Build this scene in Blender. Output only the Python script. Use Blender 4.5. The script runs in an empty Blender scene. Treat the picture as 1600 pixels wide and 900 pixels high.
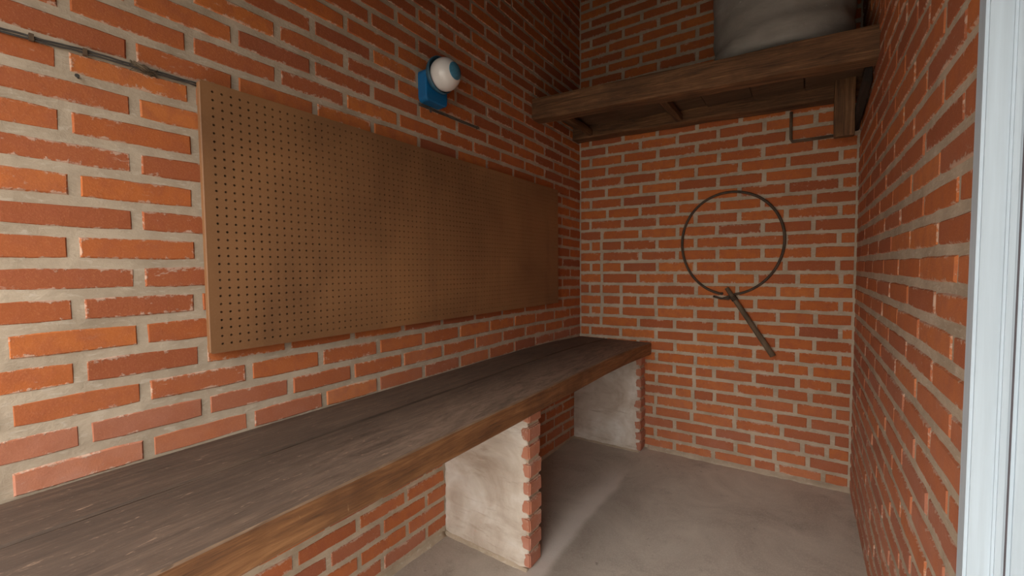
import bpy, bmesh, math, random
from mathutils import Vector, Matrix, noise

# ------------------------------------------------------------------ units
S = 0.075                      # one brick course in metres; all layout below is in courses
W = 21.70                      # room width
PI = math.pi
SC = bpy.context.scene
COL = SC.collection
rnd = random.Random(7)

# ------------------------------------------------------------------ camera
FPX, YAW, PITCH, ROLL = 645.4, 0.613, -0.046, -0.009
CAM = Vector((18.548, -38.383, 16.556)) * S
fwd = Vector((-math.sin(YAW)*math.cos(PITCH), math.cos(YAW)*math.cos(PITCH), math.sin(PITCH)))
rgt = Vector((math.cos(YAW), math.sin(YAW), 0)); upv = rgt.cross(fwd)
R_ = math.cos(ROLL)*rgt + math.sin(ROLL)*upv
U_ = -math.sin(ROLL)*rgt + math.cos(ROLL)*upv
cd = bpy.data.cameras.new('camera'); cd.sensor_width = 36; cd.lens = 36*FPX/1600
cd.clip_start = 0.02; cd.clip_end = 200
cam = bpy.data.objects.new('camera', cd); COL.objects.link(cam)
cam.matrix_world = Matrix(((R_.x, U_.x, -fwd.x, CAM.x), (R_.y, U_.y, -fwd.y, CAM.y),
                           (R_.z, U_.z, -fwd.z, CAM.z), (0, 0, 0, 1)))
SC.camera = cam

# ------------------------------------------------------------------ light: overcast daylight through the open front
wd = bpy.data.worlds.new('overcast_sky'); SC.world = wd; wd.use_nodes = True
bg = wd.node_tree.nodes['Background']
bg.inputs[0].default_value = (1.0, 0.965, 0.905, 1); bg.inputs[1].default_value = 1.0
SKY = 9.8                      # zenith luminance of an overcast sky: horizon is a third of it
_n = wd.node_tree
_tc = _n.nodes.new('ShaderNodeTexCoord'); _sp = _n.nodes.new('ShaderNodeSeparateXYZ'); _mr = _n.nodes.new('ShaderNodeMapRange')
_n.links.new(_tc.outputs['Generated'], _sp.inputs[0]); _n.links.new(_sp.outputs['Z'], _mr.inputs[0])
_mr.inputs[3].default_value = SKY/3; _mr.inputs[4].default_value = SKY
_n.links.new(_mr.outputs[0], bg.inputs[1])
SC.view_settings.view_transform = 'Standard'; SC.view_settings.look = 'None'
SC.view_settings.exposure = 0.0; SC.view_settings.gamma = 1.0
SC.view_settings.use_curve_mapping = False
try:
    SC.cycles.max_bounces = 8; SC.cycles.diffuse_bounces = 6
except Exception:
    pass

# ------------------------------------------------------------------ node helpers
def new_mat(name):
    m = bpy.data.materials.new(name); m.use_nodes = True
    nt = m.node_tree; b = nt.nodes['Principled BSDF']
    return m, nt, b
class G:
    """tiny node-graph helper"""
    def __init__(s, nt): s.nt = nt
    def n(s, t, **k):
        x = s.nt.nodes.new(t)
        for a, v in k.items(): setattr(x, a, v)
        return x
    def l(s, a, b): s.nt.links.new(a, b)
    def put(s, v, sock):
        if hasattr(v, 'is_linked') or hasattr(v, 'links'): s.l(v, sock)
        else: sock.default_value = v
    def math(s, op, a, b=0.0, clamp=False):
        x = s.n('ShaderNodeMath', operation=op, use_clamp=clamp); s.put(a, x.inputs[0]); s.put(b, x.inputs[1]); return x.outputs[0]
    def mix(s, f, a, b, mode='MIX'):
        x = s.n('ShaderNodeMix', data_type='RGBA', blend_type=mode)
        s.put(f, x.inputs[0])
        s.put(a if not isinstance(a, tuple) else (*a, 1), x.inputs[6]); s.put(b if not isinstance(b, tuple) else (*b, 1), x.inputs[7])
        return x.outputs[2]
    def noise(s, vec, scale, detail=3, rough=0.55, dist=0.0):
        x = s.n('ShaderNodeTexNoise'); x.inputs['Scale'].default_value = scale; x.inputs['Detail'].default_value = detail
        x.inputs['Roughness'].default_value = rough; x.inputs['Distortion'].default_value = dist
        if vec is not None: s.l(vec, x.inputs['Vector'])
        return x.outputs['Fac']
    def ramp(s, f, stops):
        x = s.n('ShaderNodeValToRGB'); e = x.color_ramp.elements
        while len(e) < len(stops): e.new(0.5)
        for i, (p, c) in enumerate(stops):
            e[i].position = p; e[i].color = (*c, 1) if isinstance(c, tuple) else (c, c, c, 1)
        s.l(f, x.inputs[0]); return x.outputs[0]
    def step(s, f, lo, hi):
        x = s.n('ShaderNodeMapRange', interpolation_type='SMOOTHSTEP'); s.put(f, x.inputs[0])
        x.inputs[1].default_value = lo; x.inputs[2].default_value = hi; return x.outputs[0]
    def map(s, vec, scale=(1, 1, 1), loc=(0, 0, 0), rot=(0, 0, 0)):
        x = s.n('ShaderNodeMapping'); x.inputs['Scale'].default_value = scale; x.inputs['Location'].default_value = loc
        x.inputs['Rotation'].default_value = rot; s.l(vec, x.inputs['Vector']); return x.outputs[0]
    def sep(s, v):
        x = s.n('ShaderNodeSeparateXYZ'); s.l(v, x.inputs[0]); return x.outputs
    def bump(s, b, h, strength, dist):
        x = s.n('ShaderNodeBump'); x.inputs['Strength'].default_value = strength; x.inputs['Distance'].default_value = dist
        s.l(h, x.inputs['Height']); s.l(x.outputs[0], b.inputs['Normal'])

def brick_mat(name, from_attr):
    m, nt, b = new_mat(name); g = G(nt)
    pos = g.n('ShaderNodeNewGeometry').outputs['Position']
    if from_attr:
        tone = g.n('ShaderNodeAttribute', attribute_name='tone').outputs['Color']
    else:
        tone = g.n('ShaderNodeObjectInfo').outputs['Color']
    t = g.n('ShaderNodeSeparateColor'); g.l(tone, t.inputs[0])
    hue, dust, crust = t.outputs[0], t.outputs[1], t.outputs[2]
    base = g.ramp(hue, [(0.0, (0.27, 0.070, 0.028)), (0.4, (0.35, 0.092, 0.028)), (0.65, (0.46, 0.122, 0.026)), (1.0, (0.54, 0.16, 0.032))])
    n1 = g.noise(pos, 22, 4, 0.65)
    base = g.mix(g.math('MULTIPLY', g.step(n1, 0.38, 0.72), 0.55), base, (0.33, 0.085, 0.035))
    n2 = g.noise(pos, 260, 3, 0.7)
    base = g.mix(g.math('MULTIPLY', g.step(n2, 0.5, 0.75), 0.30), base, (0.66, 0.27, 0.12))
    # dusty lime film
    n3 = g.noise(pos, 9, 4, 0.6, 0.4)
    df = g.math('MULTIPLY', g.math('ADD', g.math('MULTIPLY', n3, 0.9), 0.12), dust, True)
    base = g.mix(df, base, (0.50, 0.255, 0.19))
    # mortar crumbs and efflorescence along the arrises (uv runs over the face)
    uv = g.n('ShaderNodeUVMap'); uv.uv_map = 'UVMap'
    u = g.sep(uv.outputs[0])
    du = g.math('MULTIPLY', g.math('MINIMUM', u[0], g.math('SUBTRACT', 1.0, u[0])), 4.0)
    dv = g.math('MINIMUM', u[1], g.math('SUBTRACT', 1.0, u[1]))
    top = g.math('SUBTRACT', 1.0, u[1])
    d = g.math('MINIMUM', du, dv)
    n4 = g.noise(pos, 75, 4, 0.7)
    n5 = g.noise(pos, 14, 2, 0.5)
    lim = g.math('MULTIPLY', g.math('ADD', g.step(n5, 0.42, 0.75), g.math('ADD', g.math('MULTIPLY', crust, 0.7), .18)), 0.15)
    e = g.math('SUBTRACT', lim, g.math('ADD', d, g.math('MULTIPLY', g.math('SUBTRACT', n4, 0.45), 0.75)))
    ed = g.step(e, -0.01, 0.10)
    base = g.mix(g.math('MULTIPLY', ed, 0.62), base, (0.60, 0.46, 0.36))
    # smeared pale patches
    n6 = g.noise(g.map(pos, (1, 1, 2.2)), 26, 5, 0.7, 0.8)
    pf = g.math('MULTIPLY', g.step(n6, 0.62, 0.70), g.math('MULTIPLY', crust, 0.75))
    base = g.mix(pf, base, (0.56, 0.38, 0.30))
    # dark specks
    n7 = g.noise(pos, 95, 2, 0.5)
    base = g.mix(g.math('MULTIPLY', g.step(n7, 0.76, 0.82), 0.7), base, (0.09, 0.04, 0.025))
    g.l(base, b.inputs['Base Color']); b.inputs['Roughness'].default_value = 0.86
    b.inputs['Specular IOR Level'].default_value = 0.3
    g.bump(b, g.math('ADD', g.math('MULTIPLY', n1, 1.2), g.math('ADD', g.math('MULTIPLY', n2, 0.35), g.math('MULTIPLY', ed, 0.5))), 0.55, 0.003)
    return m
M_BRICK = brick_mat('fired_clay', False)
M_BRICKS = brick_mat('fired_clay_far', True)

def mortar_mat(name='mortar', tint=(1, 1, 1)):
    m, nt, b = new_mat(name); g = G(nt)
    pos = g.n('ShaderNodeNewGeometry').outputs['Position']
    n1 = g.noise(pos, 7, 5, 0.6); n2 = g.noise(pos, 120, 3, 0.7); n3 = g.noise(g.map(pos, (1, 1, 3)), 30, 4, 0.65, 0.6)
    c = g.ramp(n1, [(0.3, (0.355*tint[0], 0.282*tint[1], 0.205*tint[2])), (0.7, (0.53*tint[0], 0.43*tint[1], 0.325*tint[2]))])
    c = g.mix(g.math('MULTIPLY', g.step(n3, 0.52, 0.72), 0.5), c, (0.62*tint[0], 0.54*tint[1], 0.45*tint[2]))
    c = g.mix(g.math('MULTIPLY', g.step(n2, 0.35, 0.2), 0.6), c, (0.15, 0.11, 0.08))
    g.l(c, b.inputs['Base Color']); b.inputs['Roughness'].default_value = 0.95; b.inputs['Specular IOR Level'].default_value = 0.2
    g.bump(b, g.math('ADD', n3, g.math('MULTIPLY', n2, 0.6)), 0.5, 0.003)
    return m
M_MORTAR = mortar_mat()

def floor_mat():
    m, nt, b = new_mat('floor_concrete'); g = G(nt)
    pos = g.n('ShaderNodeNewGeometry').outputs['Position']
    n1 = g.noise(pos, 2.6, 6, 0.68, 0.8); n2 = g.noise(pos, 7, 5, 0.68); n3 = g.noise(pos, 160, 3, 0.7)
    c = g.ramp(n1, [(0.3, (0.36, 0.305, 0.255)), (0.5, (0.50, 0.44, 0.375)), (0.72, (0.62, 0.56, 0.48))])
    c = g.mix(g.math('MULTIPLY', g.step(n2, 0.58, 0.75), 0.45), c, (0.22, 0.18, 0.15))
    c = g.mix(g.math('MULTIPLY', g.step(n3, 0.45, 0.7), 0.5), c, (0.66, 0.60, 0.52))
    n4 = g.noise(pos, 30, 2, 0.5)
    c = g.mix(g.math('MULTIPLY', g.step(n4, 0.73, 0.78), 0.5), c, (0.12, 0.095, 0.08))
    # pale dirt line under the bench edge, with a painted shadow band beside it
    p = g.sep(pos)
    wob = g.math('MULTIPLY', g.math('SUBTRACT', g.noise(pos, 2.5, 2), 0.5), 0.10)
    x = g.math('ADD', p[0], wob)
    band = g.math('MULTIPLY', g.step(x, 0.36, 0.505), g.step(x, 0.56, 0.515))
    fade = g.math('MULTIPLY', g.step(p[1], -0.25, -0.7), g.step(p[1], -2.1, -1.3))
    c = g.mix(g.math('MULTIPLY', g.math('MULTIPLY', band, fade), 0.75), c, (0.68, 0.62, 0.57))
    dk = g.math('MULTIPLY', g.step(x, 0.52, 0.56), g.step(x, 0.80, 0.58))  # shadow band painted into the floor colour
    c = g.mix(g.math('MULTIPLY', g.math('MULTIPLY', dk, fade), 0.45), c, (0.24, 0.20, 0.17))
    under = g.step(x, 0.50, 0.30)  # floor colour darker beneath the bench
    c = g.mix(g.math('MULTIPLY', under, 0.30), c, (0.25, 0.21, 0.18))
    g.l(c, b.inputs['Base Color']); b.inputs['Roughness'].default_value = 0.8
    g.bump(b, g.math('ADD', n2, g.math('MULTIPLY', n3, 0.4)), 0.35, 0.004)
    return m
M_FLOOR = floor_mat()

def wood_mat(name, dark, mid, light, dusty=0.0, dustcol=(0.2, 0.15, 0.12), scale=1.0, worn=None, rough=0.7, bumpd=0.003):
    m, nt, b = new_mat(name); g = G(nt)
    tc = g.n('ShaderNodeTexCoord').outputs['Object']
    oi = g.n('ShaderNodeObjectInfo').outputs['Random']
    off = g.n('ShaderNodeVectorMath', operation='ADD'); g.l(tc, off.inputs[0])
    cx = g.n('ShaderNodeCombineXYZ'); g.l(g.math('MULTIPLY', oi, 9.0), cx.inputs[0]); g.l(g.math('MULTIPLY', oi, 5.0), cx.inputs[1]); g.l(cx.outputs[0], off.inputs[1])
    v = off.outputs[0]
    g1 = g.noise(g.map(v, (1.3*scale, 16*scale, 16*scale)), 2.2, 6, 0.72, 0.7)
    g2 = g.noise(g.map(v, (5*scale, 130*scale, 130*scale)), 1.6, 4, 0.7, 0.2)
    g3 = g.noise(v, 3.5, 4, 0.6)
    f = g.math('ADD', g.math('MULTIPLY', g1, 0.65), g.math('MULTIPLY', g2, 0.35))
    c = g.ramp(f, [(0.34, dark), (0.5, mid), (0.68, light)])
    c = g.mix(g.math('MULTIPLY', g.step(g3, 0.42, 0.7), 0.55), c, dark)
    nz = g.sep(g.n('ShaderNodeNewGeometry').outputs['Normal'])[2]
    if dusty:
        s1 = g.noise(g.map(v, (3.0, 14, 14)), 2.0, 6, 0.78, 0.9)
        ly = g.sep(tc)[1]; lx = g.sep(tc)[0]
        # scuffs and dust; light fall-off painted in: paler front edge, dimmer near end
        wear_light = g.math('ADD', 0.16, g.math('MULTIPLY', g.step(ly, -0.22, -0.52), 0.62))
        wear_light = g.math('MULTIPLY', wear_light, g.math('ADD', 0.20, g.math('MULTIPLY', g.step(lx, -0.85, 0.0), 1.05)))
        dm = g.math('MULTIPLY', g.step(nz, 0.6, 0.9), g.math('MULTIPLY', g.step(s1, 0.22, 0.72), wear_light), True)
        c = g.mix(dm, c, dustcol)
        s2 = g.noise(g.map(v, (12, 60, 60)), 2.0, 5, 0.8, 0.9)
        sc = g.math('MULTIPLY', g.step(s2, 0.60, 0.70), g.math('MULTIPLY', g.step(nz, 0.6, 0.9), 0.55))
        c = g.mix(sc, c, (dustcol[0]*1.7, dustcol[1]*1.6, dustcol[2]*1.5))
    if worn:
        s3 = g.noise(g.map(v, (30, 10, 10)), 2.0, 4, 0.75, 0.4)
        c = g.mix(g.math('MULTIPLY', g.step(s3, 0.66, 0.76), 0.6), c, worn)
    k = g.noise(g.map(v, (3, 9, 9)), 5, 1, 0.5)
    c = g.mix(g.math('MULTIPLY', g.step(k, 0.80, 0.84), 0.5), c, (0.02, 0.013, 0.01))
    g.l(c, b.inputs['Base Color']); b.inputs['Roughness'].default_value = rough
    g.bump(b, g.math('ADD', g1, g.math('MULTIPLY', g2, 0.8)), 0.6, bumpd)
    return m
M_BENCH = wood_mat('dusty_bench_wood', (0.036, 0.023, 0.016), (0.070, 0.044, 0.030), (0.135, 0.085, 0.056), 0.95, (0.30, 0.205, 0.150))
M_EDGE = wood_mat('worn_bench_edge', (0.085, 0.034, 0.014), (0.215, 0.092, 0.032), (0.37, 0.175, 0.070), 0.0, worn=(0.46, 0.27, 0.14))
M_ARRIS = wood_mat('bare_wood_arris', (0.12, 0.065, 0.035), (0.21, 0.13, 0.080), (0.34, 0.235, 0.155), 0.0)
M_BEAM = wood_mat('old_beam_wood', (0.045, 0.021, 0.010), (0.165, 0.078, 0.032), (0.34, 0.175, 0.078), 0.0, scale=0.9, rough=0.8, bumpd=0.006)
M_DECK = wood_mat('shelf_board_wood', (0.07, 0.040, 0.022), (0.12, 0.07, 0.04), (0.18, 0.11, 0.06), 0.0, rough=0.85)

def peg_mat():
    m, nt, b = new_mat('hardboard'); g = G(nt)
    tc = g.n('ShaderNodeTexCoord').outputs['Object']
    n1 = g.noise(tc, 2.4, 3, 0.5, 0.4); n2 = g.noise(tc, 140, 3, 0.7); n3 = g.noise(g.map(tc, (4, 1, 1)), 2.5, 3, 0.6)
    c = g.ramp(n1, [(0.3, (0.19, 0.086, 0.034)), (0.55, (0.27, 0.126, 0.050)), (0.75, (0.33, 0.155, 0.060))])
    c = g.mix(g.math('MULTIPLY', g.step(n3, 0.5, 0.75), 0.35), c, (0.14, 0.062, 0.026))
    c = g.mix(g.math('MULTIPLY', g.step(n2, 0.45, 0.8), 0.30), c, (0.31, 0.17, 0.085))
    g.l(c, b.inputs['Base Color']); b.inputs['Roughness'].default_value = 0.62
    g.bump(b, n2, 0.15, 0.001)
    return m
M_PEG = peg_mat()

def lime_mat():
    m, nt, b = new_mat('limewashed_render'); g = G(nt)
    pos = g.n('ShaderNodeNewGeometry').outputs['Position']
    n1 = g.noise(pos, 4.5, 5, 0.6, 0.6); n2 = g.noise(pos, 30, 4, 0.7); n3 = g.noise(g.map(pos, (1.5, 1, 7)), 4, 4, 0.6, 0.5)
    c = g.ramp(n1, [(0.3, (0.42, 0.33, 0.26)), (0.5, (0.58, 0.50, 0.42)), (0.7, (0.74, 0.69, 0.63))])
    c = g.mix(g.math('MULTIPLY', g.step(n3, 0.55, 0.72), 0.5), c, (0.33, 0.235, 0.17))
    c = g.mix(g.math('MULTIPLY', g.step(n2, 0.6, 0.75), 0.4), c, (0.58, 0.36, 0.27))
    g.l(c, b.inputs['Base Color']); b.inputs['Roughness'].default_value = 0.92
    g.bump(b, g.math('ADD', n3, g.math('MULTIPLY', n2, 0.6)), 0.7, 0.006)
    return m
M_LIME = lime_mat()

def simple(name, col, rough=0.5, metal=0.0, var=0.15, vs=20, coat=0.0, bump=0.0, stretch=(1, 1, 1), spec=0.5):
    m, nt, b = new_mat(name); g = G(nt)
    tc = g.n('ShaderNodeTexCoord').outputs['Object']
    n = g.noise(g.map(tc, stretch), vs, 4, 0.6, 0.3)
    lo = tuple(c*(1-var) for c in col); hi = tuple(min(1, c*(1+var)) for c in col)
    c = g.ramp(n, [(0.3, lo), (0.7, hi)])
    g.l(c, b.inputs['Base Color']); b.inputs['Roughness'].default_value = rough; b.inputs['Metallic'].default_value = metal
    b.inputs['Coat Weight'].default_value = coat; b.inputs['Specular IOR Level'].default_value = spec
    if bump: g.bump(b, n, 0.5, bump)
    return m
M_ALU = simple('painted_aluminium', (0.45, 0.53, 0.60), 0.45, 0.0, 0.10, 6, 0.0, 0.0, (12, 12, 0.35))
M_GASKET = simple('rubber_gasket', (0.10, 0.085, 0.095), 0.7)
M_TEAL = simple('teal_enamel', (0.006, 0.13, 0.33), 0.42, 0.0, 0.10, 8)
M_TEALD = simple('weathered_teal_collar', (0.035, 0.105, 0.16), 0.5, 0.0, 0.3, 25)
M_GLOBE = simple('opal_glass', (0.74, 0.71, 0.68), 0.16, 0.0, 0.05, 6, 0.3)
M_CAP = simple('grimy_teal_cap', (0.055, 0.20, 0.30), 0.55, 0.0, 0.4, 28)
M_TANK = None
M_WIRE = simple('dark_cable', (0.055, 0.047, 0.042), 0.7, 0.0, 0.3, 40)
M_HOOP = simple('rusty_wire', (0.075, 0.050, 0.032), 0.7, 0.2, 0.35, 30, 0, 0.001)
M_STICK = simple('weathered_stick', (0.135, 0.092, 0.055), 0.8, 0.0, 0.35, 20, 0, 0.002, (1, 1, 0.15))
M_PIPE = simple('oxidised_pipe', (0.12, 0.075, 0.045), 0.7, 0.2, 0.3, 30)
M_CEIL = simple('raw_concrete', (0.07, 0.058, 0.05), 0.95, 0, 0.15, 4, 0, 0.004)
M_GROUND = simple('yard_paving', (0.20, 0.185, 0.165), 0.9, 0, 0.12, 3)
def tank_mat():
    m, nt, b = new_mat('fibre_cement'); g = G(nt)
    tc = g.n('ShaderNodeTexCoord').outputs['Object']
    n1 = g.noise(g.map(tc, (1, 1, 3.0)), 2.2, 4, 0.55, 0.6); n2 = g.noise(tc, 18, 4, 0.7, 0.5); n3 = g.noise(tc, 70, 3, 0.6)
    c = g.ramp(n1, [(0.3, (0.19, 0.17, 0.15)), (0.55, (0.27, 0.25, 0.225)), (0.75, (0.37, 0.35, 0.325))])
    c = g.mix(g.math('MULTIPLY', g.step(n2, 0.66, 0.72), 0.7), c, (0.50, 0.48, 0.44))
    c = g.mix(g.math('MULTIPLY', g.step(n3, 0.74, 0.78), 0.6), c, (0.12, 0.10, 0.085))
    g.l(c, b.inputs['Base Color']); b.inputs['Roughness'].default_value = 0.75
    g.bump(b, g.math('ADD', n1, g.math('MULTIPLY', n2, 0.3)), 0.7, 0.012)
    return m
M_TANK = tank_mat()

# ------------------------------------------------------------------ object helpers
def link(o, parent=None):
    COL.objects.link(o)
    if parent is not None: o.parent = parent
    return o
def obj(name, bm, m, parent=None, loc=(0, 0, 0), rot=(0, 0, 0), smooth=False):
    me = bpy.data.meshes.new(name)
    bmesh.ops.recalc_face_normals(bm, faces=bm.faces)
    bm.to_mesh(me); bm.free()
    ms = m if isinstance(m, (list, tuple)) else [m]
    for x in ms: me.materials.append(x)
    if smooth: me.polygons.foreach_set('use_smooth', [True]*len(me.polygons))
    o = bpy.data.objects.new(name, me); o.location = loc; o.rotation_euler = rot
    return link(o, parent)
def tag(o, label=None, cat=None, group=None, kind=None):
    if label: o['label'] = label
    if cat: o['category'] = cat
    if group: o['group'] = group
    if kind: o['kind'] = kind
    return o
def empty(name, loc=(0, 0, 0), rot=(0, 0, 0)):
    o = bpy.data.objects.new(name, None); o.location = loc; o.rotation_euler = rot; o.empty_display_size = 0.05
    return link(o)
def box(bm, lo, hi, mi=0):
    x0, y0, z0 = lo; x1, y1, z1 = hi
    v = [bm.verts.new(p) for p in ((x0,y0,z0),(x1,y0,z0),(x1,y1,z0),(x0,y1,z0),(x0,y0,z1),(x1,y0,z1),(x1,y1,z1),(x0,y1,z1))]
    fs = []
    for f in ((0,3,2,1),(4,5,6,7),(0,1,5,4),(1,2,6,5),(2,3,7,6),(3,0,4,7)):
        q = bm.faces.new([v[i] for i in f]); q.material_index = mi; fs.append(q)
    return v, fs
def rough_box(L, D, H, seg=0.06, jit=0.004, bev=0.004, freq=3.0, seed=0):
    """timber along +X from 0..L, centred in Y, from z 0..H, subdivided and slightly uneven, arrises broken"""
    bm = bmesh.new()
    box(bm, (0, -D/2, 0), (L, D/2, H))
    bmesh.ops.bevel(bm, geom=[e for e in bm.edges], offset=bev, segments=2, affect='EDGES', profile=0.6)
    n = max(2, int(L/seg))
    for i in range(1, n):
        x = L*i/n
        bmesh.ops.bisect_plane(bm, geom=bm.verts[:]+bm.edges[:]+bm.faces[:], plane_co=(x, 0, 0), plane_no=(1, 0, 0))
    for k, (co, no) in enumerate((((0, 0, H*.33), (0, 0, 1)), ((0, 0, H*.66), (0, 0, 1)), ((0, -D*.2, 0), (0, 1, 0)), ((0, D*.2, 0), (0, 1, 0)))):
        bmesh.ops.bisect_plane(bm, geom=bm.verts[:]+bm.edges[:]+bm.faces[:], plane_co=co, plane_no=no)
    for v in bm.verts:
        p = v.co*freq + Vector((seed*7.3, seed*1.7, seed))
        q = v.co*freq*5 + Vector((seed*3.3, 0, seed))
        v.co += Vector((noise.noise(p+Vector((9, 0, 0)))*0.3, noise.noise(p), noise.noise(p+Vector((0, 5, 3)))))*jit + Vector((0, noise.noise(q), noise.noise(q+Vector((4, 4, 4)))))*jit*0.35
    return bm
def tube(bm, pts, r, n=8, closed=False):
    pts = [Vector(p) for p in pts]; rings = []
    N = len(pts); prev = None
    for i, p in enumerate(pts):
        a = pts[(i-1) % N] if (closed or i > 0) else p
        c = pts[(i+1) % N] if (closed or i < N-1) else p
        t = (c-a).normalized()
        if prev is None:
            u = t.orthogonal().normalized()
        else:
            u = (prev - t*prev.dot(t)).normalized()
        prev = u; w = t.cross(u)
        rr = r[i] if isinstance(r, (list, tuple)) else r
        rings.append([bm.verts.new(p+(u*math.cos(2*PI*k/n)+w*math.sin(2*PI*k/n))*rr) for k in range(n)])
    for i in range(N if closed else N-1):
        A, B = rings[i], rings[(i+1) % N]
        for k in range(n):
            bm.faces.new((A[k], A[(k+1) % n], B[(k+1) % n], B[k]))
    if not closed:
        bm.faces.new(rings[0][::-1]); bm.faces.new(rings[-1])
def lathe(bm, prof, n=48, mi=0):
    """prof: (r, z) list, turned round Z"""
    rings = []
    for r, z in prof:
        if r < 1e-6: rings.append([bm.verts.new((0, 0, z))])
        else: rings.append([bm.verts.new((r*math.cos(2*PI*k/n), r*math.sin(2*PI*k/n), z)) for k in range(n)])
    for A, B in zip(rings, rings[1:]):
        for k in range(n):
            k2 = (k+1) % n
            if len(A) == 1 and len(B) == 1: continue
            if len(A) == 1: f = bm.faces.new((A[0], B[k2], B[k]))
            elif len(B) == 1: f = bm.faces.new((A[k], A[k2], B[0]))
            else: f = bm.faces.new((A[k], A[k2], B[k2], B[k]))
            f.material_index = mi
def lerp_tab(t, x):
    ks = sorted(t)
    if x <= ks[0]: return t[ks[0]] 
    if x >= ks[-1]: return t[ks[-1]]
    for a, b in zip(ks, ks[1:]):
        if a <= x <= b: return t[a]+(t[b]-t[a])*(x-a)/(b-a)

# ------------------------------------------------------------------ floor, ceiling, yard
def zfloor(x): return -0.45 + 0.45*max(0, min(1, x/W))          # the slab falls a little towards the bench wall
bm = bmesh.new()
def slab(bm, quads, t=2.0):
    for q in quads:
        top = [bm.verts.new(Vector(p)*S) for p in q]; bot = [bm.verts.new((Vector(p)-Vector((0, 0, t)))*S) for p in q]
        bm.faces.new(top); bm.faces.new(bot[::-1])
        for i in range(4): bm.faces.new((top[i], bot[i], bot[(i+1) % 4], top[(i+1) % 4]))
slab(bm, [((-3, -52, -.45), (0, -52, -.45), (0, 3, -.45), (-3, 3, -.45)), ((0, -52, -.45), (W, -52, 0), (W, 3, 0), (0, 3, -.45)),
          ((W, -52, 0), (W+14, -52, 0), (W+14, 3, 0), (W, 3, 0))])
bmesh.ops.remove_doubles(bm, verts=bm.verts, dist=1e-5)
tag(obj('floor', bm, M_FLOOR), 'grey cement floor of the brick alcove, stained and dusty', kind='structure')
bm = bmesh.new(); box(bm, (-9, -30, -0.30), (16, -52*S, -0.18)); box(bm, ((W+14)*S, -52*S, -0.30), (16, 8, -0.18))
tag(obj('ground', bm, M_GROUND), 'pale paved yard outside the alcove', kind='structure')
ZC = 47.5
bm = bmesh.new(); box(bm, (-3*S, -26.4*S, ZC*S), ((W+3)*S, 3*S, (ZC+3)*S))
tag(obj('ceiling', bm, M_CEIL), 'dark concrete ceiling over the alcove', kind='structure')
ZL = 30.3
bm = bmesh.new(); box(bm, (-3*S, -43*S, ZL*S), ((W+10)*S, -27.6*S, (ZL+2.5)*S)); box(bm, (-3*S, -44*S, 28*S), ((W+10)*S, -43*S, (ZL+2.5)*S))  # unseen porch roof; its fascia is added to keep light off the upper walls
tag(obj('ceiling', bm, M_CEIL), 'low unseen concrete porch ceiling in front of the alcove, with a fascia added to hold back light', kind='structure')
bm = bmesh.new(); box(bm, (-3*S, -27.6*S, ZL*S), ((W+10)*S, -26.4*S, (ZC+3)*S))
tag(obj('wall_front', bm, M_CEIL), 'lintel wall above the open front of the alcove', kind='structure')

bm = bmesh.new(); box(bm, ((W+3.2)*S, -48*S, -.3), ((W+5)*S, -26.0*S, ZL*S))  # unseen wall added to block daylight from the right
tag(obj('side_light_block', bm, M_CEIL), 'unseen grey wall beside the door frame, added to block side light', kind='structure')
# ------------------------------------------------------------------ bricks
JV = 0.155           # standard vertical joint
def brick_mesh(L, H, seed, depth=0.9, bev=0.05, jit=0.017):
    """brick in courses: centred, front face at local y=0 (facing -Y), back at +depth; uv over the front"""
    r = random.Random(seed)
    bm = bmesh.new(); uvl = bm.loops.layers.uv.new('UVMap')
    nx = 4 if L > 2 else 2
    out = []
    for i in range(nx+1): out.append((-L/2+L*i/nx, -H/2))
    for i in range(nx+1): out.append((L/2-L*i/nx, H/2))
    P = []
    for i, (x, z) in enumerate(out):
        corner = i in (0, nx, nx+1, 2*nx+1)
        sx = 1 if x > 0 else -1; sz = 1 if z > 0 else -1
        c = 0.035 if corner else 0
        P.append(Vector((x - (c*sx if corner else 0) + (r.uniform(-jit, jit)*.8 if not corner else r.uniform(-jit, jit)*.5), 0, z - sz*c*0.6 + r.uniform(-jit, jit))))
    inner = [bm.verts.new(((p.x*(1-bev*2/L))*S, 0.0 - r.uniform(0, 0.012)*S, p.z*(1-bev*2/H)*S)) for p in P]
    mid = [bm.verts.new((p.x*S, bev*1.0*S, p.z*S)) for p in P]
    back = [bm.verts.new((p.x*S, depth*S, p.z*S)) for p in P]
    n = len(P)
    # front as a strip of quads
    for i in range(nx):
        bm.faces.new((inner[i], inner[i+1], inner[2*nx-i], inner[2*nx+1-i]))
    for i in range(n):
        j = (i+1) % n
        bm.faces.new((inner[j], inner[i], mid[i], mid[j])); bm.faces.new((mid[j], mid[i], back[i], back[j]))
    bmesh.ops.recalc_face_normals(bm, faces=bm.faces)
    for f in bm.faces:
        for l in f.loops:
            l[uvl].uv = (l.vert.co.x/S/L+.5, l.vert.co.z/S/H+.5)
    return bm
def as_mesh(bm, name, m):
    me = bpy.data.meshes.new(name); bm.to_mesh(me); bm.free(); me.materials.append(m); return me
NV = 14
STRETCH = [as_mesh(brick_mesh(2.96, 0.74, i), 'brick', M_BRICK) for i in range(NV)]
HEADER = [as_mesh(brick_mesh(1.38, 0.74, 50+i), 'brick', M_BRICK) for i in range(8)]

def pix_area(c, n, L, H):
    """size of a face on the photograph, for choosing which bricks become parts"""
    d = c*S - CAM; z = d.dot(fwd)
    if z < 0.15: return 0.0, (0, 0)
    x = 800+FPX*d.dot(R_)/z; y = 450-FPX*d.dot(U_)/z
    cosv = abs(d.normalized().dot(n))
    return L*H*S*S*FPX*FPX/(z*z)*cosv*(d.length/z), (x, y)

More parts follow.
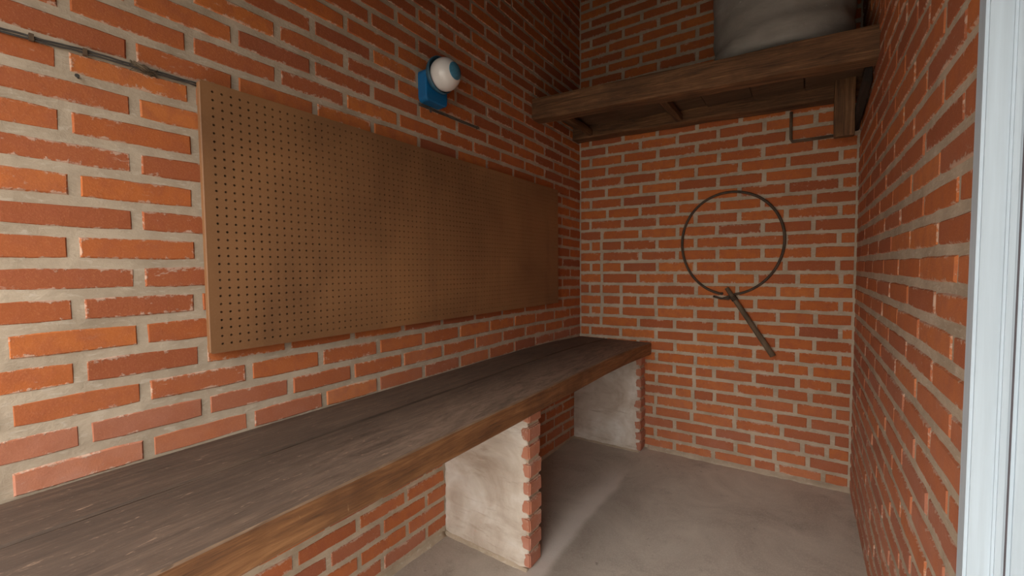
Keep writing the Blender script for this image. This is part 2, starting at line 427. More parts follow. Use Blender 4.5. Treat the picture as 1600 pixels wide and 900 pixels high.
def tone(hue=None, dust=0.1, crust=0.3):
    return (max(0, min(1, hue if hue is not None else rnd.gauss(0.55, 0.20))), max(0, min(1, dust)), max(0, min(1, crust)), 1.0)

def lay(wall, bricks, rotz, normal, place, nmax):
    """bricks: list of (s0, s1, z0, z1, slope, tone); place(s, z) gives the point on the wall plane"""
    rated = []
    for b in bricks:
        s0, s1, z0, z1, sl, tn = b
        c = place((s0+s1)/2, (z0+z1)/2)
        a, (x, y) = pix_area(c, normal, s1-s0, z1-z0)
        inside = -60 < x < 1660 and -40 < y < 940
        rated.append((a if inside else a*0.001, b, c))
    rated.sort(key=lambda t: -t[0])
    for a, b, c in rated[:nmax]:
        s0, s1, z0, z1, sl, tn = b; L = s1-s0; H = z1-z0
        if L > 2.1: me, L0 = rnd.choice(STRETCH), 2.96
        else: me, L0 = rnd.choice(HEADER), 1.38
        o = bpy.data.objects.new('brick', me)
        o.location = c*S + normal*(rnd.uniform(0.012, 0.05)*S)
        flip = 1
        o.rotation_euler = Matrix.Rotation(rotz, 3, 'Z').to_euler()
        if sl: o.rotation_euler = (Matrix.Rotation(rotz, 3, 'Z') @ Matrix.Rotation(-sl, 3, 'Y')).to_euler()
        o.scale = (L/L0, 1, H/0.74)
        o.color = tn
        link(o, wall)
    rest = rated[nmax:]
    if rest:
        vs, fs, uvs, cols = [], [], [], []
        for a, b, c in rest:
            s0, s1, z0, z1, sl, tn = b; L = s1-s0; H = z1-z0
            if L > 2.1: me, L0 = rnd.choice(STRETCH), 2.96
            else: me, L0 = rnd.choice(HEADER), 1.38
            Mx = Matrix.Translation(c*S + normal*(rnd.uniform(0.012, 0.05)*S)) @ Matrix.Rotation(rotz, 4, 'Z') @ Matrix.Rotation(-sl, 4, 'Y') @ Matrix.Diagonal((L/L0, 1, H/0.74, 1))
            o0 = len(vs)
            vs += [tuple(Mx @ v.co) for v in me.vertices]
            ul = me.uv_layers[0].data
            for p in me.polygons:
                fs.append([o0+i for i in p.vertices])
                for li in p.loop_indices: uvs += list(ul[li].uv); cols += list(tn)
        me = bpy.data.meshes.new('distant_bricks'); me.from_pydata(vs, [], fs)
        me.uv_layers.new(name='UVMap').data.foreach_set('uv', uvs)
        me.color_attributes.new('tone', 'FLOAT_COLOR', 'CORNER').data.foreach_set('color', cols)
        me.materials.append(M_BRICKS)
        o = link(bpy.data.objects.new('distant_bricks', me), wall); o['kind'] = 'stuff'

def mortar_wall(name, s0, s1, z0, z1, rotz, normal, place, thick, label, step=0.26):
    """solid wall whose inner face is a finely uneven mortar surface"""
    bm = bmesh.new()
    nx = int((s1-s0)/step); nz = int((z1-z0)/step); g = []
    for j in range(nz+1):
        row = []
        for i in range(nx+1):
            p = place(s0+(s1-s0)*i/nx, z0+(z1-z0)*j/nz)
            q = p*0.9
            h = noise.noise(q)*0.016 + noise.noise(q*3.1)*0.014 - .004
            row.append(bm.verts.new((p+normal*h)*S))
        g.append(row)
    for j in range(nz):
        for i in range(nx):
            bm.faces.new((g[j][i], g[j][i+1], g[j+1][i+1], g[j+1][i]))
    rim = [g[0][i] for i in range(nx+1)] + [g[j][nx] for j in range(1, nz+1)] + [g[nz][i] for i in range(nx-1, -1, -1)] + [g[j][0] for j in range(nz-1, 0, -1)]
    bk = [bm.verts.new(v.co - normal*thick*S) for v in rim]
    for i in range(len(rim)):
        k = (i+1) % len(rim); bm.faces.new((rim[i], rim[k], bk[k], bk[i]))
    bm.faces.new(bk)
    return tag(obj(name, bm, M_MORTAR), label, kind='structure')

# ---- left wall: runs along Y at x = 0
DZL = {0: -.05, 13: -.07, 15: -.07, 17: -.14, 20: -.24, 22: -.32, 24: -.50, 27: -.70, 29: -.83, 31: -.97, 33: -1.2, 36: -1.45, 50: -2.4}
DZC = {0: -.40, 10: -.22, 13: -.30, 16: -.40, 21: -.60, 27: -.80, 30: -1.0, 50: -2.4}
def zleft(j, y):
    t = max(0, min(1, (y+11)/11)); return j + (1-t)*lerp_tab(DZL, j)+t*lerp_tab(DZC, j)
PL = lambda s, z: Vector((0, s, z))
bl = []
for j in range(0, 51):
    off = -34.1 if j % 2 == 0 else -32.45
    k0 = off - 5*3.19
    js = [k0+3.19*k for k in range(0, 18)]
    js = [y + rnd.uniform(-.07, .07) for y in js]
    js = [y for y in js if y < -0.9] + [0.05]
    if rnd.random() < .18 and len(js) > 4:
        q = rnd.randrange(8, len(js)-1); js.insert(q+1, (js[q]+js[q+1])/2 + rnd.uniform(-.1, .1))
    for a, b in zip(js, js[1:]):
        if a < -43.2: continue
        jw = 1.2-.5*max(0, min(1, (a+32)/14)); s0, s1 = a+JV*.5*jw, b-JV*.5*(jw if b < 0 else 0.2)
        m = (s0+s1)/2
        zc = (zleft(j, m)+zleft(j+1, m))/2; h = (zleft(j+1, m)-zleft(j, m))-(.27-.07*max(0, min(1, (m+32)/14)))+rnd.uniform(-.02, .02)
        if s1 < -6.2 and s0 > -31.5 and zc-h/2 > 14.0 and zc+h/2 < 23.0: continue       # behind the pegboard
        if zc < -0.2: continue
        sl = (zleft(j+.5, s1)-zleft(j+.5, s0))/(s1-s0)
        dust = 0.12 + 0.5*max(0, 1-abs(zc-10)/3.0) + (0.35 if m < -33 and zc < 12 else 0) + 0.45*max(0, 1-zc/6)
        bl.append((s0, s1, zc-h/2, zc+h/2, sl+rnd.uniform(-.003, .003), tone(None, dust*rnd.uniform(.5, 1.2), rnd.random()**1.6)))
wl = mortar_wall('wall_left', -43, 0, -2, 50, PI/2, Vector((1, 0, 0)), PL, 3, 'long orange brick wall on the left, behind the workbench', 0.28)
lay(wl, bl, PI/2, Vector((1, 0, 0)), PL, 300)

# ---- back wall: runs along X at y = 0
DB0 = {0: -.42, 10: -.22, 13: -.11, 16: .11, 20: .29, 27: .52, 28: .46, 35: .19, 40: -.14, 43: -.44, 47: -.8, 51: -1.2}
DB1 = {0: -.03, 1: .08, 20: .10, 25: 0, 35: -.3, 51: -1.0}
def zback(j, x):
    t = max(0, min(1, x/W)); return j + (1-t)**1.3*lerp_tab(DB0, j) + (1-(1-t)**1.3)*lerp_tab(DB1, j)
PB = lambda s, z: Vector((s, 0, z))
bb = []
for j in range(0, 51):
    if j >= 16:
        js = [-.6+3.25*k for k in range(8)] if j % 2 else [1.15+3.25*k for k in range(-1, 7)]
        if j % 2: js = [19.15-3.25*k for k in range(6, -1, -1)]
        else: js = [20.7-3.25*k for k in range(7, -1, -1)]
    else:
        even = j in (14, 12, 10, 8, 6, 4, 1)
        if even: js = [1.15, 4.3, 7.68, 11.0, 14.2, 17.0, 19.4]
        elif j == 3: js = [1.15, 4.3, 7.6, 10.8, 14.1, 17.4, 20.5]
        else: js = [2.8, 6.0, 9.3, 12.55, 15.5, 18.3, 20.9]
        if j == 2: js[-2:] = [18.8, 20.3]
        if j == 0: js[-2:] = [17.2, 20.1]
        if j in (5, 7): js.insert(3, 10.9)
        if j == 13: js.insert(1, 4.4); js.insert(3, 7.6)
        if j < 9 and not even and j > 2: js[-1] = 20.65
        if even and j < 9: js[-1] = 19.2
    if 11 <= j <= 19: js.append(2.35)
    js = sorted(x+rnd.uniform(-.05, .05) for x in js if 0.5 < x < W-.4)
    js = [x for i, x in enumerate(js) if i == 0 or x-js[i-1] > .7]
    js = [-.02] + js + [W+.02]
    for i, (a, b) in enumerate(zip(js, js[1:])):
        s0 = a + (.10 if a > 0 else .14); s1 = b - (.10 if b < W else .14)
        m = (s0+s1)/2; zc = (zback(j, m)+zback(j+1, m))/2; h = (zback(j+1, m)-zback(j, m))-.215+rnd.uniform(-.02, .02)
        if j == 0: h = .70; zc = zback(1, m)-.12-h/2
        sl = (zback(j+.5, s1)-zback(j+.5, s0))/(s1-s0)
        dust = .10+.45*max(0, 1-zc/9)
        bb.append((s0, s1, zc-h/2, zc+h/2, sl+rnd.uniform(-.004, .004), tone(rnd.gauss(.62, .16), dust*rnd.uniform(.6, 1.2), rnd.random()**1.3*.8)))
wb = mortar_wall('wall_back', -2.9, W+2.9, -2, 50, 0, Vector((0, -1, 0)), PB, 3, 'orange brick end wall with the hoop hanging on it', 0.28)
lay(wb, bb, 0, Vector((0, -1, 0)), PB, 300)

# ---- right wall: runs along Y at x = W
PR = lambda s, z: Vector((W, -s, z))          # s grows towards the camera
YJ = 26.3
br = []
for j in range(0, 51):
    ph = 23.65 if j % 2 == 0 else 21.8
    js = sorted(ph-3.78*k for k in range(-2, 8)); js = [x+rnd.uniform(-.09, .09) for x in js if .8 < x < YJ-.4]
    js = [-.02]+js+[YJ+.02]
    for a, b in zip(js, js[1:]):
        s0, s1 = a+.065, b-.065
        dz = .07-.10*(s0+s1)/2/YJ - .0006*j*j*(0.2)
        h = 1-(.29 if j < 18 else .29-.10*min(1, (j-18)/6))+rnd.uniform(-.02, .02); zc = j+.5+dz
        dust = .22+1.0*max(0, 1-zc/16)  # low rows paler: lime dust, plus grazing-light haze painted into the same film
        br.append((s0, s1, zc-h/2, zc+h/2, rnd.uniform(-.003, .003), tone(rnd.gauss(.6, .17), dust*rnd.uniform(.6, 1.2), rnd.random()**1.2*.8)))
wr = mortar_wall('wall_right', 0, YJ, -2, 50, -PI/2, Vector((-1, 0, 0)), PR, 3, 'orange brick side wall running from the corner to the pale door frame', 0.28)
lay(wr, br, -PI/2, Vector((-1, 0, 0)), PR, 300)

# mortar fillets where walls meet the floor, and along the bench
def fillet(name, a, b, n, r, label):
    bm = bmesh.new(); a = Vector(a); b = Vector(b); n = Vector(n); N = 60; rows = []
    for i in range(N+1):
        p = a.lerp(b, i/N); k = r*(1+.45*noise.noise(p*1.3)+.25*noise.noise(p*4))
        rows.append([bm.verts.new(q*S) for q in (p-n*.1+Vector((0, 0, k*1.1)), p+n*.05*k+Vector((0, 0, k)), p+n*k*.45+Vector((0, 0, k*.4)), p+n*k*1.1+Vector((0, 0, .02)), p+n*k-Vector((0, 0, .3)), p-n*.1-Vector((0, 0, .3)))])
    for A, B in zip(rows, rows[1:]):
        for k in range(6): bm.faces.new((A[k], A[(k+1) % 6], B[(k+1) % 6], B[k]))
    bm.faces.new(rows[0][::-1]); bm.faces.new(rows[-1])
    tag(obj(name, bm, M_MORTAR, smooth=True), label, kind='structure')
fillet('baseboard_back', (7, 0, -.3), (W, 0, -.0), (0, -1, 0), .30, 'cement fillet at the foot of the end wall')
fillet('baseboard_left', (0, -40.4, -.45), (0, -19.9, -.45), (1, 0, 0), .20, 'cement fillet at the foot of the left wall under the bench')

# ------------------------------------------------------------------ workbench
BT = 1.12
def bench_z(y): return 10.06 if y < -11 else 10.06 - .42*((y+11)/11)**1.6
bench = tag(empty('workbench', (3.6*S, -24*S, 9*S)), 'long thick wooden workbench top of two planks along the left brick wall', 'workbench')
def plank(x0, x1, seed, worn_front):
    bm = bmesh.new(); ys = [-40.0 + i*.5 for i in range(81)]
    D = x1-x0; cf = .07 + .0
    prof = [(0, .04), (.05, 0), (D-.07, 0), (D, .08), (D, BT-.06), (D-.05, BT), (D*.66, BT), (D*.33, BT), (.11, BT), (0, BT-.07)]
    rows = []
    for y in ys:
        row = []
        zt = bench_z(y)
        for k, (dx, dz) in enumerate(prof):
            q = Vector((y*.35, k*.8+seed*9, 0)); q2 = Vector((y*1.9, k*2.1+seed*4, 3))
            fx = (noise.noise(q)*.035+noise.noise(q2)*.03) if (dx > D-.15 and worn_front) else noise.noise(q)*.008
            fz = noise.noise(q+Vector((0, 0, 7)))*.02 + (noise.noise(q2)*.02 if dx > D-.15 and worn_front else 0)
            row.append(bm.verts.new(((y+24)*S, -(x0+dx+fx)*S, (zt-BT+dz+fz)*S)))
        rows.append(row)
    for A, B in zip(rows, rows[1:]):
        for k in range(10):
            f = bm.faces.new((A[k], A[(k+1) % 10], B[(k+1) % 10], B[k]))
            f.material_index = 1 if (worn_front and k in (2, 3)) else 0
            if worn_front and k in (4, 8): f.material_index = 2
    bm.faces.new(rows[0][::-1]); bm.faces.new(rows[-1])
    # local X runs along the wall: rotate by 90 degrees
    return obj('plank', bm, [M_BENCH, M_EDGE, M_ARRIS], bench, (-3.6*S, 0, -9*S), (0, 0, PI/2))
# local (X,Y) -> world (-Y, X): x = -Y_local
plank(.05, 3.02, 1, False)
plank(3.08, 7.24, 2, True)

# ------------------------------------------------------------------ pillars that carry the bench
def pillar(xo, y0, y1, ztop, label, seed):
    r = random.Random(seed)
    T = y1-y0; zb = -.45+.1
    root = tag(empty('brick_pillar', (xo/2*S, (y0+y1)/2*S, zb*S)), label, 'brick pillar')
    O = Vector((xo/2, (y0+y1)/2, zb))
    n = 9; pitch = (ztop-zb)/n
    bm = bmesh.new(); box(bm, Vector((.0, y0+.10, zb-.4))*S-O*S, Vector((xo-.14, y1-.08, ztop-.03))*S-O*S)
    obj('mortar_core', bm, M_MORTAR, root)
    for i in range(n):
        z0 = zb+i*pitch+.10; z1 = zb+(i+1)*pitch-.10
        if i == n-1: z1 = ztop-.04
        L1 = 1.5 if i % 2 else 3.0
        segs = [(xo-L1, xo)]; x = xo-L1-.15
        while x > 1.2: segs.append((max(.15, x-3.0), x)); x -= 3.15
        for k, (a, b) in enumerate(segs):
            bm = bmesh.new(); uvl = bm.loops.layers.uv.new('UVMap')
            ex = r.uniform(-.04, .05) if k == 0 else 0
            box(bm, (0, 0, 0), ((b-a+ex)*S, T*S, (z1-z0)*S))
            bmesh.ops.bevel(bm, geom=bm.edges[:], offset=.07*S, segments=2, affect='EDGES')
            for v in bm.verts:
                v.co += Vector((noise.noise(v.co*30+Vector((i, k, seed))), noise.noise(v.co*30+Vector((k, i, 5))), noise.noise(v.co*30+Vector((i, 9, k)))))*.05*S
            for f in bm.faces:
                for l in f.loops: l[uvl].uv = (l.vert.co.y/(T*S)*.9+.05, l.vert.co.z/((z1-z0)*S))
            o = obj('brick', bm, M_BRICK, root, (Vector((a, y0, z0))-O)*S)
            o.color = tone(r.uniform(.35, .8), 1.0, .9)
            if i < 2: o.color = tone(.3, 1.0, .4)
    # rendered and limewashed face looking towards the door, ragged at its outer end
    bm = bmesh.new(); nx, nz = 46, 64; g = []
    for jz in range(nz+1):
        z = zb-.2+(ztop-.03-zb+.2)*jz/nz; ci = (z-zb)/pitch; fr = abs((ci % 1)-.5)*2     # 1 at the joints
        end = xo-.22+.20*max(0, min(1, (fr-.62)*4))-.10 + .26*noise.noise(Vector((z*.9, seed, 0))) + .12*noise.noise(Vector((z*5, seed, 3)))
        end = min(xo-.05, end); row = []
        for ix in range(nx+1):
            t = ix/nx; x = end*t
            h = .10+.05*noise.noise(Vector((x*.6, z*.9, seed)))+.045*noise.noise(Vector((x*1.1, z*3.2, seed)))-.07*(1-min(1, (1-fr)*2.5))
            edge = max(0, (t-.94)/.06); h = h*(1-edge)-.06*edge
            row.append(bm.verts.new((Vector((x, y0-h, z))-O)*S))
        g.append(row)
    for jz in range(nz):
        for ix in range(nx): bm.faces.new((g[jz][ix], g[jz][ix+1], g[jz+1][ix+1], g[jz+1][ix]))
    rim = g[0][:] + [g[j][nx] for j in range(1, nz+1)] + g[nz][-2::-1] + [g[j][0] for j in range(nz-1, 0, -1)]
    bk = [bm.verts.new((v.co.x, (y0+.12)*S-O.y*S, v.co.z)) for v in rim]
    for i in range(len(rim)):
        k = (i+1) % len(rim); bm.faces.new((rim[i], rim[k], bk[k], bk[i]))
    bm.faces.new(bk)
    tag(obj('render_coat', bm, M_LIME, root, smooth=True), 'limewashed render on the face towards the door')
    return root
pillar(6.42, -19.62, -18.35, 8.93, 'whitewashed brick pillar carrying the middle of the workbench', 3)
pillar(6.75, -1.35, -.06, 8.50, 'whitewashed brick pillar carrying the far end of the workbench by the end wall', 8)
fillet('trim_1', (0, -19.72, -.45), (6.3, -19.72, -.35), (0, -1, 0), .15, 'cement fillet at the foot of the middle pillar')
fillet('trim_2', (0, -1.45, -.45), (6.6, -1.45, -.35), (0, -1, 0), .13, 'cement fillet at the foot of the far pillar')

# ------------------------------------------------------------------ pegboard
def pegboard():
    y0, y1, z0, z1 = -32.34, -5.62, 13.49, 23.52
    root = tag(empty('pegboard', (.1*S, (y0+y1)/2*S, z0*S)), 'large brown perforated hardboard panel fixed to the left wall above the bench', 'pegboard')
    Lb, Hb = (y1-y0), (z1-z0); px = .3022; nx = 87; nz = 32
    mx = (Lb-nx*px)/2; mz = (Hb-nz*px)/2; r = .046; t = .15
    bm = bmesh.new()
    xs = [0, mx]+[mx+px*(i+1) for i in range(nx)]+[Lb]; zs = [0, mz]+[mz+px*(i+1) for i in range(nz)]+[Hb]
    F = {}
    def V(i, j):
        if (i, j) not in F:
            F[i, j] = bm.verts.new((xs[i]*S, 0, zs[j]*S))
        return F[i, j]
    E = {}
    for i in range(len(xs)-1):
        for j in range(len(zs)-1):
            a, b, c, d = V(i, j), V(i+1, j), V(i+1, j+1), V(i, j+1)
            if i == 0 or j == 0 or i == len(xs)-2 or j == len(zs)-2:
                bm.faces.new((a, b, c, d)); continue
            cx, cz = (xs[i]+xs[i+1])/2, (zs[j]+zs[j+1])/2
            N = 8
            h = [bm.verts.new(((cx+r*math.cos(PI/4+k*2*PI/N+PI))*S, 0, (cz+r*math.sin(PI/4+k*2*PI/N+PI))*S)) for k in range(N)]
            # h[0] faces corner a, h[2] corner b, h[4] corner c, h[6] corner d
            cr = (a, b, c, d)
            for q in range(4):
                p0, p1 = cr[q], cr[(q+1) % 4]; h0, h1, h2 = h[2*q], h[(2*q+1) % N], h[(2*q+2) % N]
                bm.faces.new((p0, p1, h2, h1, h0))
            hb = [bm.verts.new((v.co.x, t*S, v.co.z)) for v in h]
            for k in range(N):
                bm.faces.new((h[k], h[(k+1) % N], hb[(k+1) % N], hb[k]))
    me_o = obj('panel', bm, M_PEG, root, ((.60-.1)*S, y0*S-(y0+y1)/2*S, 0), (0, 0, PI/2))
    # gentle bow of the sheet
    for v in me_o.data.vertices:
        u = v.co.x/S/Lb; w = v.co.z/S/Hb
        v.co.y -= (math.sin(u*PI)*math.sin(w*PI)*.12)*S
    # batten frame behind the sheet, its edge is what shows at the side
    for (a, b, c, d) in ((0, .13, 0, Hb), (Lb-.13, Lb, 0, Hb)):
        bm = bmesh.new(); box(bm, (a*S, .155*S, c*S), (b*S, .42*S, d*S))
        bmesh.ops.bevel(bm, geom=bm.edges[:], offset=.03*S, segments=1, affect='EDGES')
        obj('batten', bm, M_PEG, root, ((.60-.1)*S, y0*S-(y0+y1)/2*S, 0), (0, 0, PI/2))
    for (c, d) in ((0, .13), (Hb-.13, Hb)):
        bm = bmesh.new(); box(bm, (.13*S, .155*S, c*S), ((Lb-.13)*S, .42*S, d*S))
        obj('batten', bm, M_PEG, root, ((.60-.1)*S, y0*S-(y0+y1)/2*S, 0), (0, 0, PI/2))
    bm = bmesh.new()
    box(bm, (.13*S, .30*S, .13*S), ((Lb-.13)*S, .40*S, (Hb-.13)*S))  # dark sheet stands in for the shade in the gap behind the panel
    tag(obj('gap_shade_sheet', bm, simple('painted_gap_shade', (.03, .016, .01), .9), root, ((.60-.1)*S, y0*S-(y0+y1)/2*S, 0), (0, 0, PI/2)), 'dark sheet painted as the shaded gap behind the holes')
pegboard()

# ------------------------------------------------------------------ wall lamp
def wall_lamp():
    Y, Z = -20.5, 27.6
    root = tag(empty('wall_lamp', (0, Y*S, Z*S)), 'globe wall lamp with a white ball on a teal box mount, above the pegboard', 'lamp')
    # mounting box: local x out of the wall
    bm = bmesh.new(); rr = .26; y0, y1, z0, z1 = -.88, .88, -1.25, .55; rings = []
    for x, ins in ((.03, 0), (.60, 0), (.67, .025), (.70, .08), (.70, .3)):
        ring = []
        for (cy, cz, a0) in ((y1-rr, z1-rr, 0), (y0+rr, z1-rr, 90), (y0+rr, z0+rr, 180), (y1-rr, z0+rr, 270)):
            for k in range(7):
                a = math.radians(a0+k*15); q = rr-min(ins, .2); ex = max(0, ins-.2)
                ring.append(bm.verts.new((x*S, (cy+q*math.cos(a))*S, (cz+q*math.sin(a))*S)))
        rings.append(ring)
    for A, B in zip(rings, rings[1:]):
        for k in range(28): bm.faces.new((A[k], A[(k+1) % 28], B[(k+1) % 28], B[k]))
    bm.faces.new(rings[0][::-1]); bm.faces.new(rings[-1])
    obj('mounting_box', bm, M_TEAL, root)
    bm = bmesh.new()   # collar: open dish round the globe
    lathe(bm, [(0, .0), (.55*S, .0), (.92*S, .16*S), (1.02*S, .36*S), (1.03*S, .52*S), (.97*S, .52*S), (.94*S, .38*S), (.82*S, .24*S), (0, .18*S)], 56)
    obj('collar', bm, M_TEALD, root, (.62*S, -.05*S, .28*S), (0, PI/2, 0), smooth=True)
    R = .90
    bm = bmesh.new(); bmesh.ops.create_uvsphere(bm, u_segments=56, v_segments=36, radius=R*S)
    obj('globe', bm, M_GLOBE, root, (1.42*S, -.05*S, .22*S), smooth=True)
    bm = bmesh.new(); a = .56
    prof = [(R*1.012*S*math.sin(a*k/10), R*1.012*S*math.cos(a*k/10)) for k in range(11)] + [(R*.97*S*math.sin(a), R*.97*S*math.cos(a))]
    lathe(bm, prof, 40)
    obj('end_cap', bm, M_CAP, root, (1.42*S, -.05*S, .22*S), (0, PI/2, 0), smooth=True)
    bm = bmesh.new(); tube(bm, [(.10*S, -.05*S, -1.3*S), (.1*S, -.02*S, -1.45*S), (.08*S, .05*S, -1.6*S)], .045*S, 8)
    obj('cable_outlet', bm, M_WIRE, root)
wall_lamp()

# ------------------------------------------------------------------ cables on the left wall
def cable(name, pts, label, clips, r=.032):
    root = tag(empty(name, Vector(pts[0])*S), label, 'cable'); O = Vector(pts[0])*S
    for d in (-.042, .042):
        bm = bmesh.new(); P = []
        for a, b in zip(pts, pts[1:]):
            for k in range(14):
                q = Vector(a).lerp(Vector(b), k/14); q.z += d + .05*noise.noise(q*.8)+.02*noise.noise(q*2.7+Vector((d*50, 0, 0))); q.x = .09+.02*noise.noise(q*1.9)
                P.append(q*S-O)
        P.append(Vector(pts[-1])*S+Vector((0, 0, d*S))-O)
        tube(bm, P, r*S, 6); obj('wire', bm, M_WIRE, root, smooth=True)
    for y, z in clips:
        bm = bmesh.new(); box(bm, (0.0, (y-.05)*S, (z-.1)*S), (.15*S, (y+.05)*S, (z+.1)*S))
        bmesh.ops.translate(bm, verts=bm.verts, vec=-O); obj('clip', bm, M_PIPE, root)
cable('cable', [(.09, -40.3, 23.2), (.09, -36.9, 23.36), (.09, -35.5, 23.43), (.09, -34, 23.47), (.09, -32.3, 23.47)], 'thin dark twin cable along a mortar joint, ending at the pegboard corner', [(-36.3, 23.4), (-35.2, 23.44), (-33.8, 23.47)])
cable('cable', [(.09, -21.4, 26.2), (.09, -20.4, 26.2), (.09, -18.3, 26.23), (.09, -15.9, 26.27)], 'short thin dark cable in the mortar joint under the globe lamp', [(-16.1, 26.27)], .028)
bm = bmesh.new()    # wad of old twine on the cable
for k in range(3):
    P = []
    for i in range(9):
        t = i/8; P.append(((.12+.07*math.sin(i*2.3+k))*S, (-33.8+.38*math.sin(i*1.7+k*1.3))*S, (23.45+.15*math.cos(i*2.1+k*.9)-.06*k*.3)*S))
    tube(bm, P, .017*S, 5)
tag(obj('twine', bm, M_STICK, smooth=True), 'small tangle of twine caught on the cable left of the pegboard', 'twine')
bm = bmesh.new(); tube(bm, [(-.05*S, -35.35*S, 22.62*S), (.22*S, -35.42*S, 22.6*S)], .03*S, 8); tube(bm, [(.22*S, -35.42*S, 22.6*S), (.24*S, -35.42*S, 22.6*S)], .06*S, 8)
tag(obj('nail', bm, M_WIRE), 'bent dark nail in a brick just below the long cable', 'nail')

# ------------------------------------------------------------------ timber shelf and tank
shelf = tag(empty('timber_shelf', (11*S, -4.5*S, 28*S)), 'rough timber shelf on two heavy beams across the end of the alcove', 'shelf')
OS = Vector((11, -4.5, 28))*S
M_SHADEWOOD = wood_mat('painted_shade_wood', (0.012, 0.008, 0.006), (0.03, 0.019, 0.012), (0.05, 0.03, 0.02), 0.0, rough=0.9)  # wood colour darkened to paint in the shade beside the post
def timber(name, p0, p1, D, H, seed, mat=M_BEAM, jit=.010, bev=.008, roll=0, label=None):
    """p0,p1: bottom centre line ends in courses"""
    a, b = Vector(p0)*S, Vector(p1)*S; L = (b-a).length
    bm = rough_box(L, D*S, H*S, .09, jit, bev, 2.2, seed)
    d = (b-a).normalized(); side = Vector((0, 0, 1)).cross(d)
    side = side.normalized() if side.length > .1 else Vector((0, -1, 0)); up = d.cross(side)
    o = obj(name, bm, mat, shelf)
    o.matrix_local = Matrix.Translation(a-OS) @ Matrix(((d.x, side.x, up.x, 0), (d.y, side.y, up.y, 0), (d.z, side.z, up.z, 0), (0, 0, 0, 1)))
    if label: o['label'] = label
    return o
timber('beam', (-.25, -8.35, 28.85), (21.9, -8.0, 27.62), 1.25, 1.75, 1, label='heavy front beam, lit and split along the grain')
timber('beam', (-.25, -.95, 29.05), (21.6, -.95, 28.15), 1.35, 1.6, 2, label='dark back beam against the end wall')
# deck boards across the beams
for k, (xa, xb) in enumerate(((.25, 2.65), (2.7, 5.6), (5.65, 8.9), (8.95, 12.0), (12.05, 15.2), (15.25, 18.4), (18.45, 21.55))):
    zz = 30.62-.050*((xa+xb)/2)
    bm = bmesh.new(); box(bm, (xa*S, -7.75*S, (zz-.55)*S), (xb*S, -.25*S, (zz-.12)*S))
    bmesh.ops.bevel(bm, geom=bm.edges[:], offset=.05*S, segments=1, affect='EDGES')
    bmesh.ops.translate(bm, verts=bm.verts, vec=-OS); obj('board', bm, M_DECK, shelf)
timber('joist', (9.9, -7.8, 28.72), (9.9, -1.5, 28.72), .55, .55, 4, jit=.004)
timber('joist', (1.9, -7.8, 29.1), (1.9, -1.5, 29.1), .5, .55, 5, jit=.004)
timber('bearer', (21.42, -7.2, 27.0), (21.42, -.3, 26.0), .34, 1.0, 6, mat=M_SHADEWOOD, jit=.005, label='bearer along the right wall, darkened with painted shade')
timber('post', (20.12, -2.1, 25.3), (20.12, -2.1, 29.9), .6, 1.12, 7, jit=.004, label='short board hanging down over the back beam')

def tank():
    cx, cy, zb = 17.0, -4.6, 30.0
    root = tag(empty('water_tank', (cx*S, cy*S, zb*S)), 'big round grey fibre cement tank standing on the timber shelf', 'tank')
    bm = bmesh.new(); R = 4.15
    prof = [(0, 0), (3.2, 0), (3.55, .10), (3.80, .35), (3.95, .75), (3.98, 1.15), (3.90, 1.6), (3.90, 2.0), (4.0, 2.5), (4.02, 3.0), (4.06, 4.2), (4.08, 6), (4.1, 9), (4.1, 13.4), (4.25, 13.6), (4.25, 14.1), (3.95, 14.1), (3.9, 13.6), (0, 13.4)]
    lathe(bm, [(r*S, z*S) for r, z in prof], 72)
    bmesh.ops.subdivide_edges(bm, edges=bm.edges[:], cuts=1, use_grid_fill=True)
    for v in bm.verts:
        q = v.co/S
        if q.z < 12 and q.xy.length > 1:
            d = noise.noise(Vector((q.x*.35, q.y*.35, q.z*1.1)))*.14 + noise.noise(q*1.2)*.04
            v.co += Vector((q.x, q.y, 0)).normalized()*d*S
    obj('tank_body', bm, M_TANK, root, smooth=True)
    bm = bmesh.new(); lathe(bm, [(0, .0), (4.3*S, 0), (4.3*S, .22*S), (0, .5*S)], 48)
    obj('lid', bm, M_TANK, root, (0, 0, 14.1*S), smooth=False)
tank()
# conduit hanging from the shelf on the end wall
bm = bmesh.new()
tube(bm, [(17.62*S, -.2*S, 28.2*S), (17.62*S, -.16*S, 27.2*S), (17.64*S, -.16*S, 26.2*S), (17.72*S, -.16*S, 26.0*S), (18.4*S, -.16*S, 25.97*S), (20.3*S, -.16*S, 25.95*S)], .10*S, 8)
tag(obj('conduit', bm, M_PIPE, smooth=True), 'thin rusty L shaped conduit on the end wall under the shelf', 'pipe')

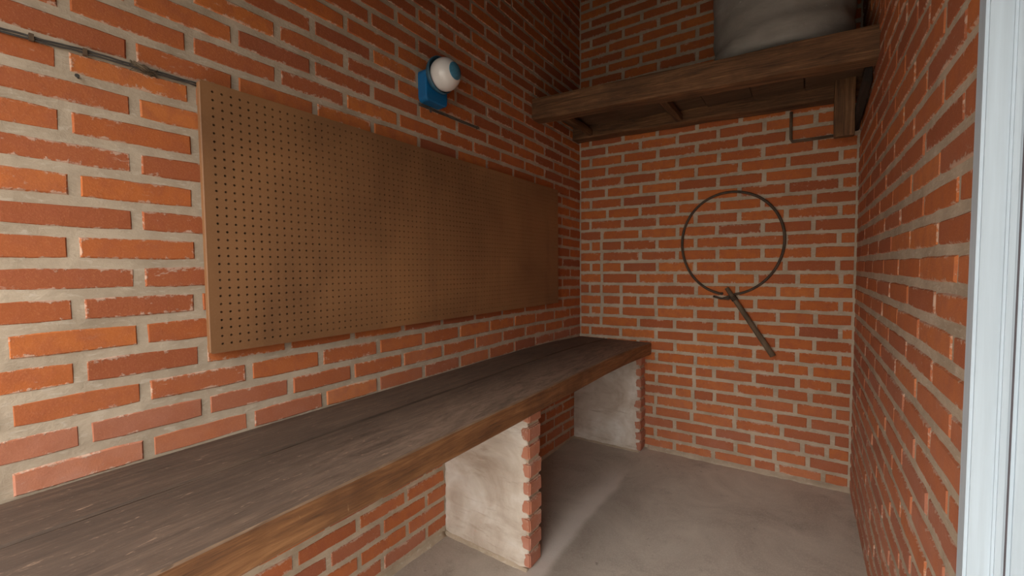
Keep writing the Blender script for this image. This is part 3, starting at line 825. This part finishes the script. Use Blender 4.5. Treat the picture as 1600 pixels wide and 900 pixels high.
# ------------------------------------------------------------------ wire hoop with a stick handle
hoop = tag(empty('hoop_net_frame', (13.6*S, -.2*S, 18.5*S)), 'round dark wire hoop with a wooden stick handle hanging on the end wall', 'hoop')
OH = Vector((13.6, -.2, 18.5))
bm = bmesh.new(); P = []; N = 72
a0 = math.radians(-88)
for i in range(N+1):
    a = a0 + 2*PI*i/N*1.0
    w = 1+.010*math.sin(3*a+.5)
    P.append(Vector((13.62+3.74*w*math.cos(a), -.20-.05*math.sin(2*a), 18.52+4.2*w*math.sin(a))))
P = [Vector((13.2, -.24, 13.95)), Vector((13.45, -.24, 14.05))] + P[1:-2] + [Vector((13.1, -.3, 14.38)), Vector((12.6, -.3, 14.40))][:1]
tube(bm, [(p-OH)*S for p in P], .10*S, 8); obj('wire_ring', bm, M_HOOP, hoop, smooth=True)
bm = bmesh.new(); tube(bm, [((p-OH)*S) for p in (Vector((12.45, -.33, 14.12)), Vector((13.0, -.33, 13.95)), Vector((13.6, -.33, 13.92)), Vector((14.0, -.35, 14.2)))], .085*S, 8)
obj('wire_tail', bm, M_HOOP, hoop, smooth=True)
bm = bmesh.new(); a, b = Vector((13.45, -.42, 14.85)), Vector((16.78, -.40, 9.55))
pp = [a.lerp(b, t/10)+Vector((.04*noise.noise(Vector((t, 0, 0))), 0, 0)) for t in range(11)]
tube(bm, [(p-OH)*S for p in pp], [.16*S]+[(.17+.05*t/10)*S for t in range(1, 11)], 10); obj('handle', bm, M_STICK, hoop, smooth=True)
bm = bmesh.new(); ax = (b-a).normalized(); c = a+ax*.75; u = ax.orthogonal().normalized(); w = ax.cross(u)
tube(bm, [((c+ax*(k*.012)+(u*math.cos(k*.9)+w*math.sin(k*.9))*.235)-OH)*S for k in range(40)], .035*S, 6); obj('binding', bm, M_HOOP, hoop, smooth=True)

# ------------------------------------------------------------------ door frame at the right edge
dr = tag(empty('door_1', (21.6*S, -26.6*S, 0)), 'pale painted aluminium door frame at the end of the right wall', kind='structure')
def prof_bar(name, x0, x1, y0, y1, mat, z0=-.3, z1=ZL-.05, bev=.05, label=None):
    bm = bmesh.new(); box(bm, (x0*S, y0*S, z0*S), (x1*S, y1*S, z1*S))
    bmesh.ops.bevel(bm, geom=[e for e in bm.edges if abs(e.verts[0].co.z-e.verts[1].co.z) > 1*S], offset=bev*S, segments=2, affect='EDGES')
    bmesh.ops.translate(bm, verts=bm.verts, vec=(-21.6*S, 26.6*S, 0))
    o = obj(name, bm, mat, dr)
    if label: o['label'] = label
prof_bar('jamb', 21.36, 21.80, -26.38, -25.9, M_ALU)
prof_bar('jamb_step', 21.72, 21.89, -26.46, -26.36, M_ALU, bev=.04)
prof_bar('gasket', 21.89, 21.93, -26.38, -26.2, M_GASKET)
prof_bar('stile', 21.93, 22.6, -26.44, -26.0, M_ALU)
prof_bar('frame_channel', 21.70, 24.2, -26.32, -25.95, M_ALU)
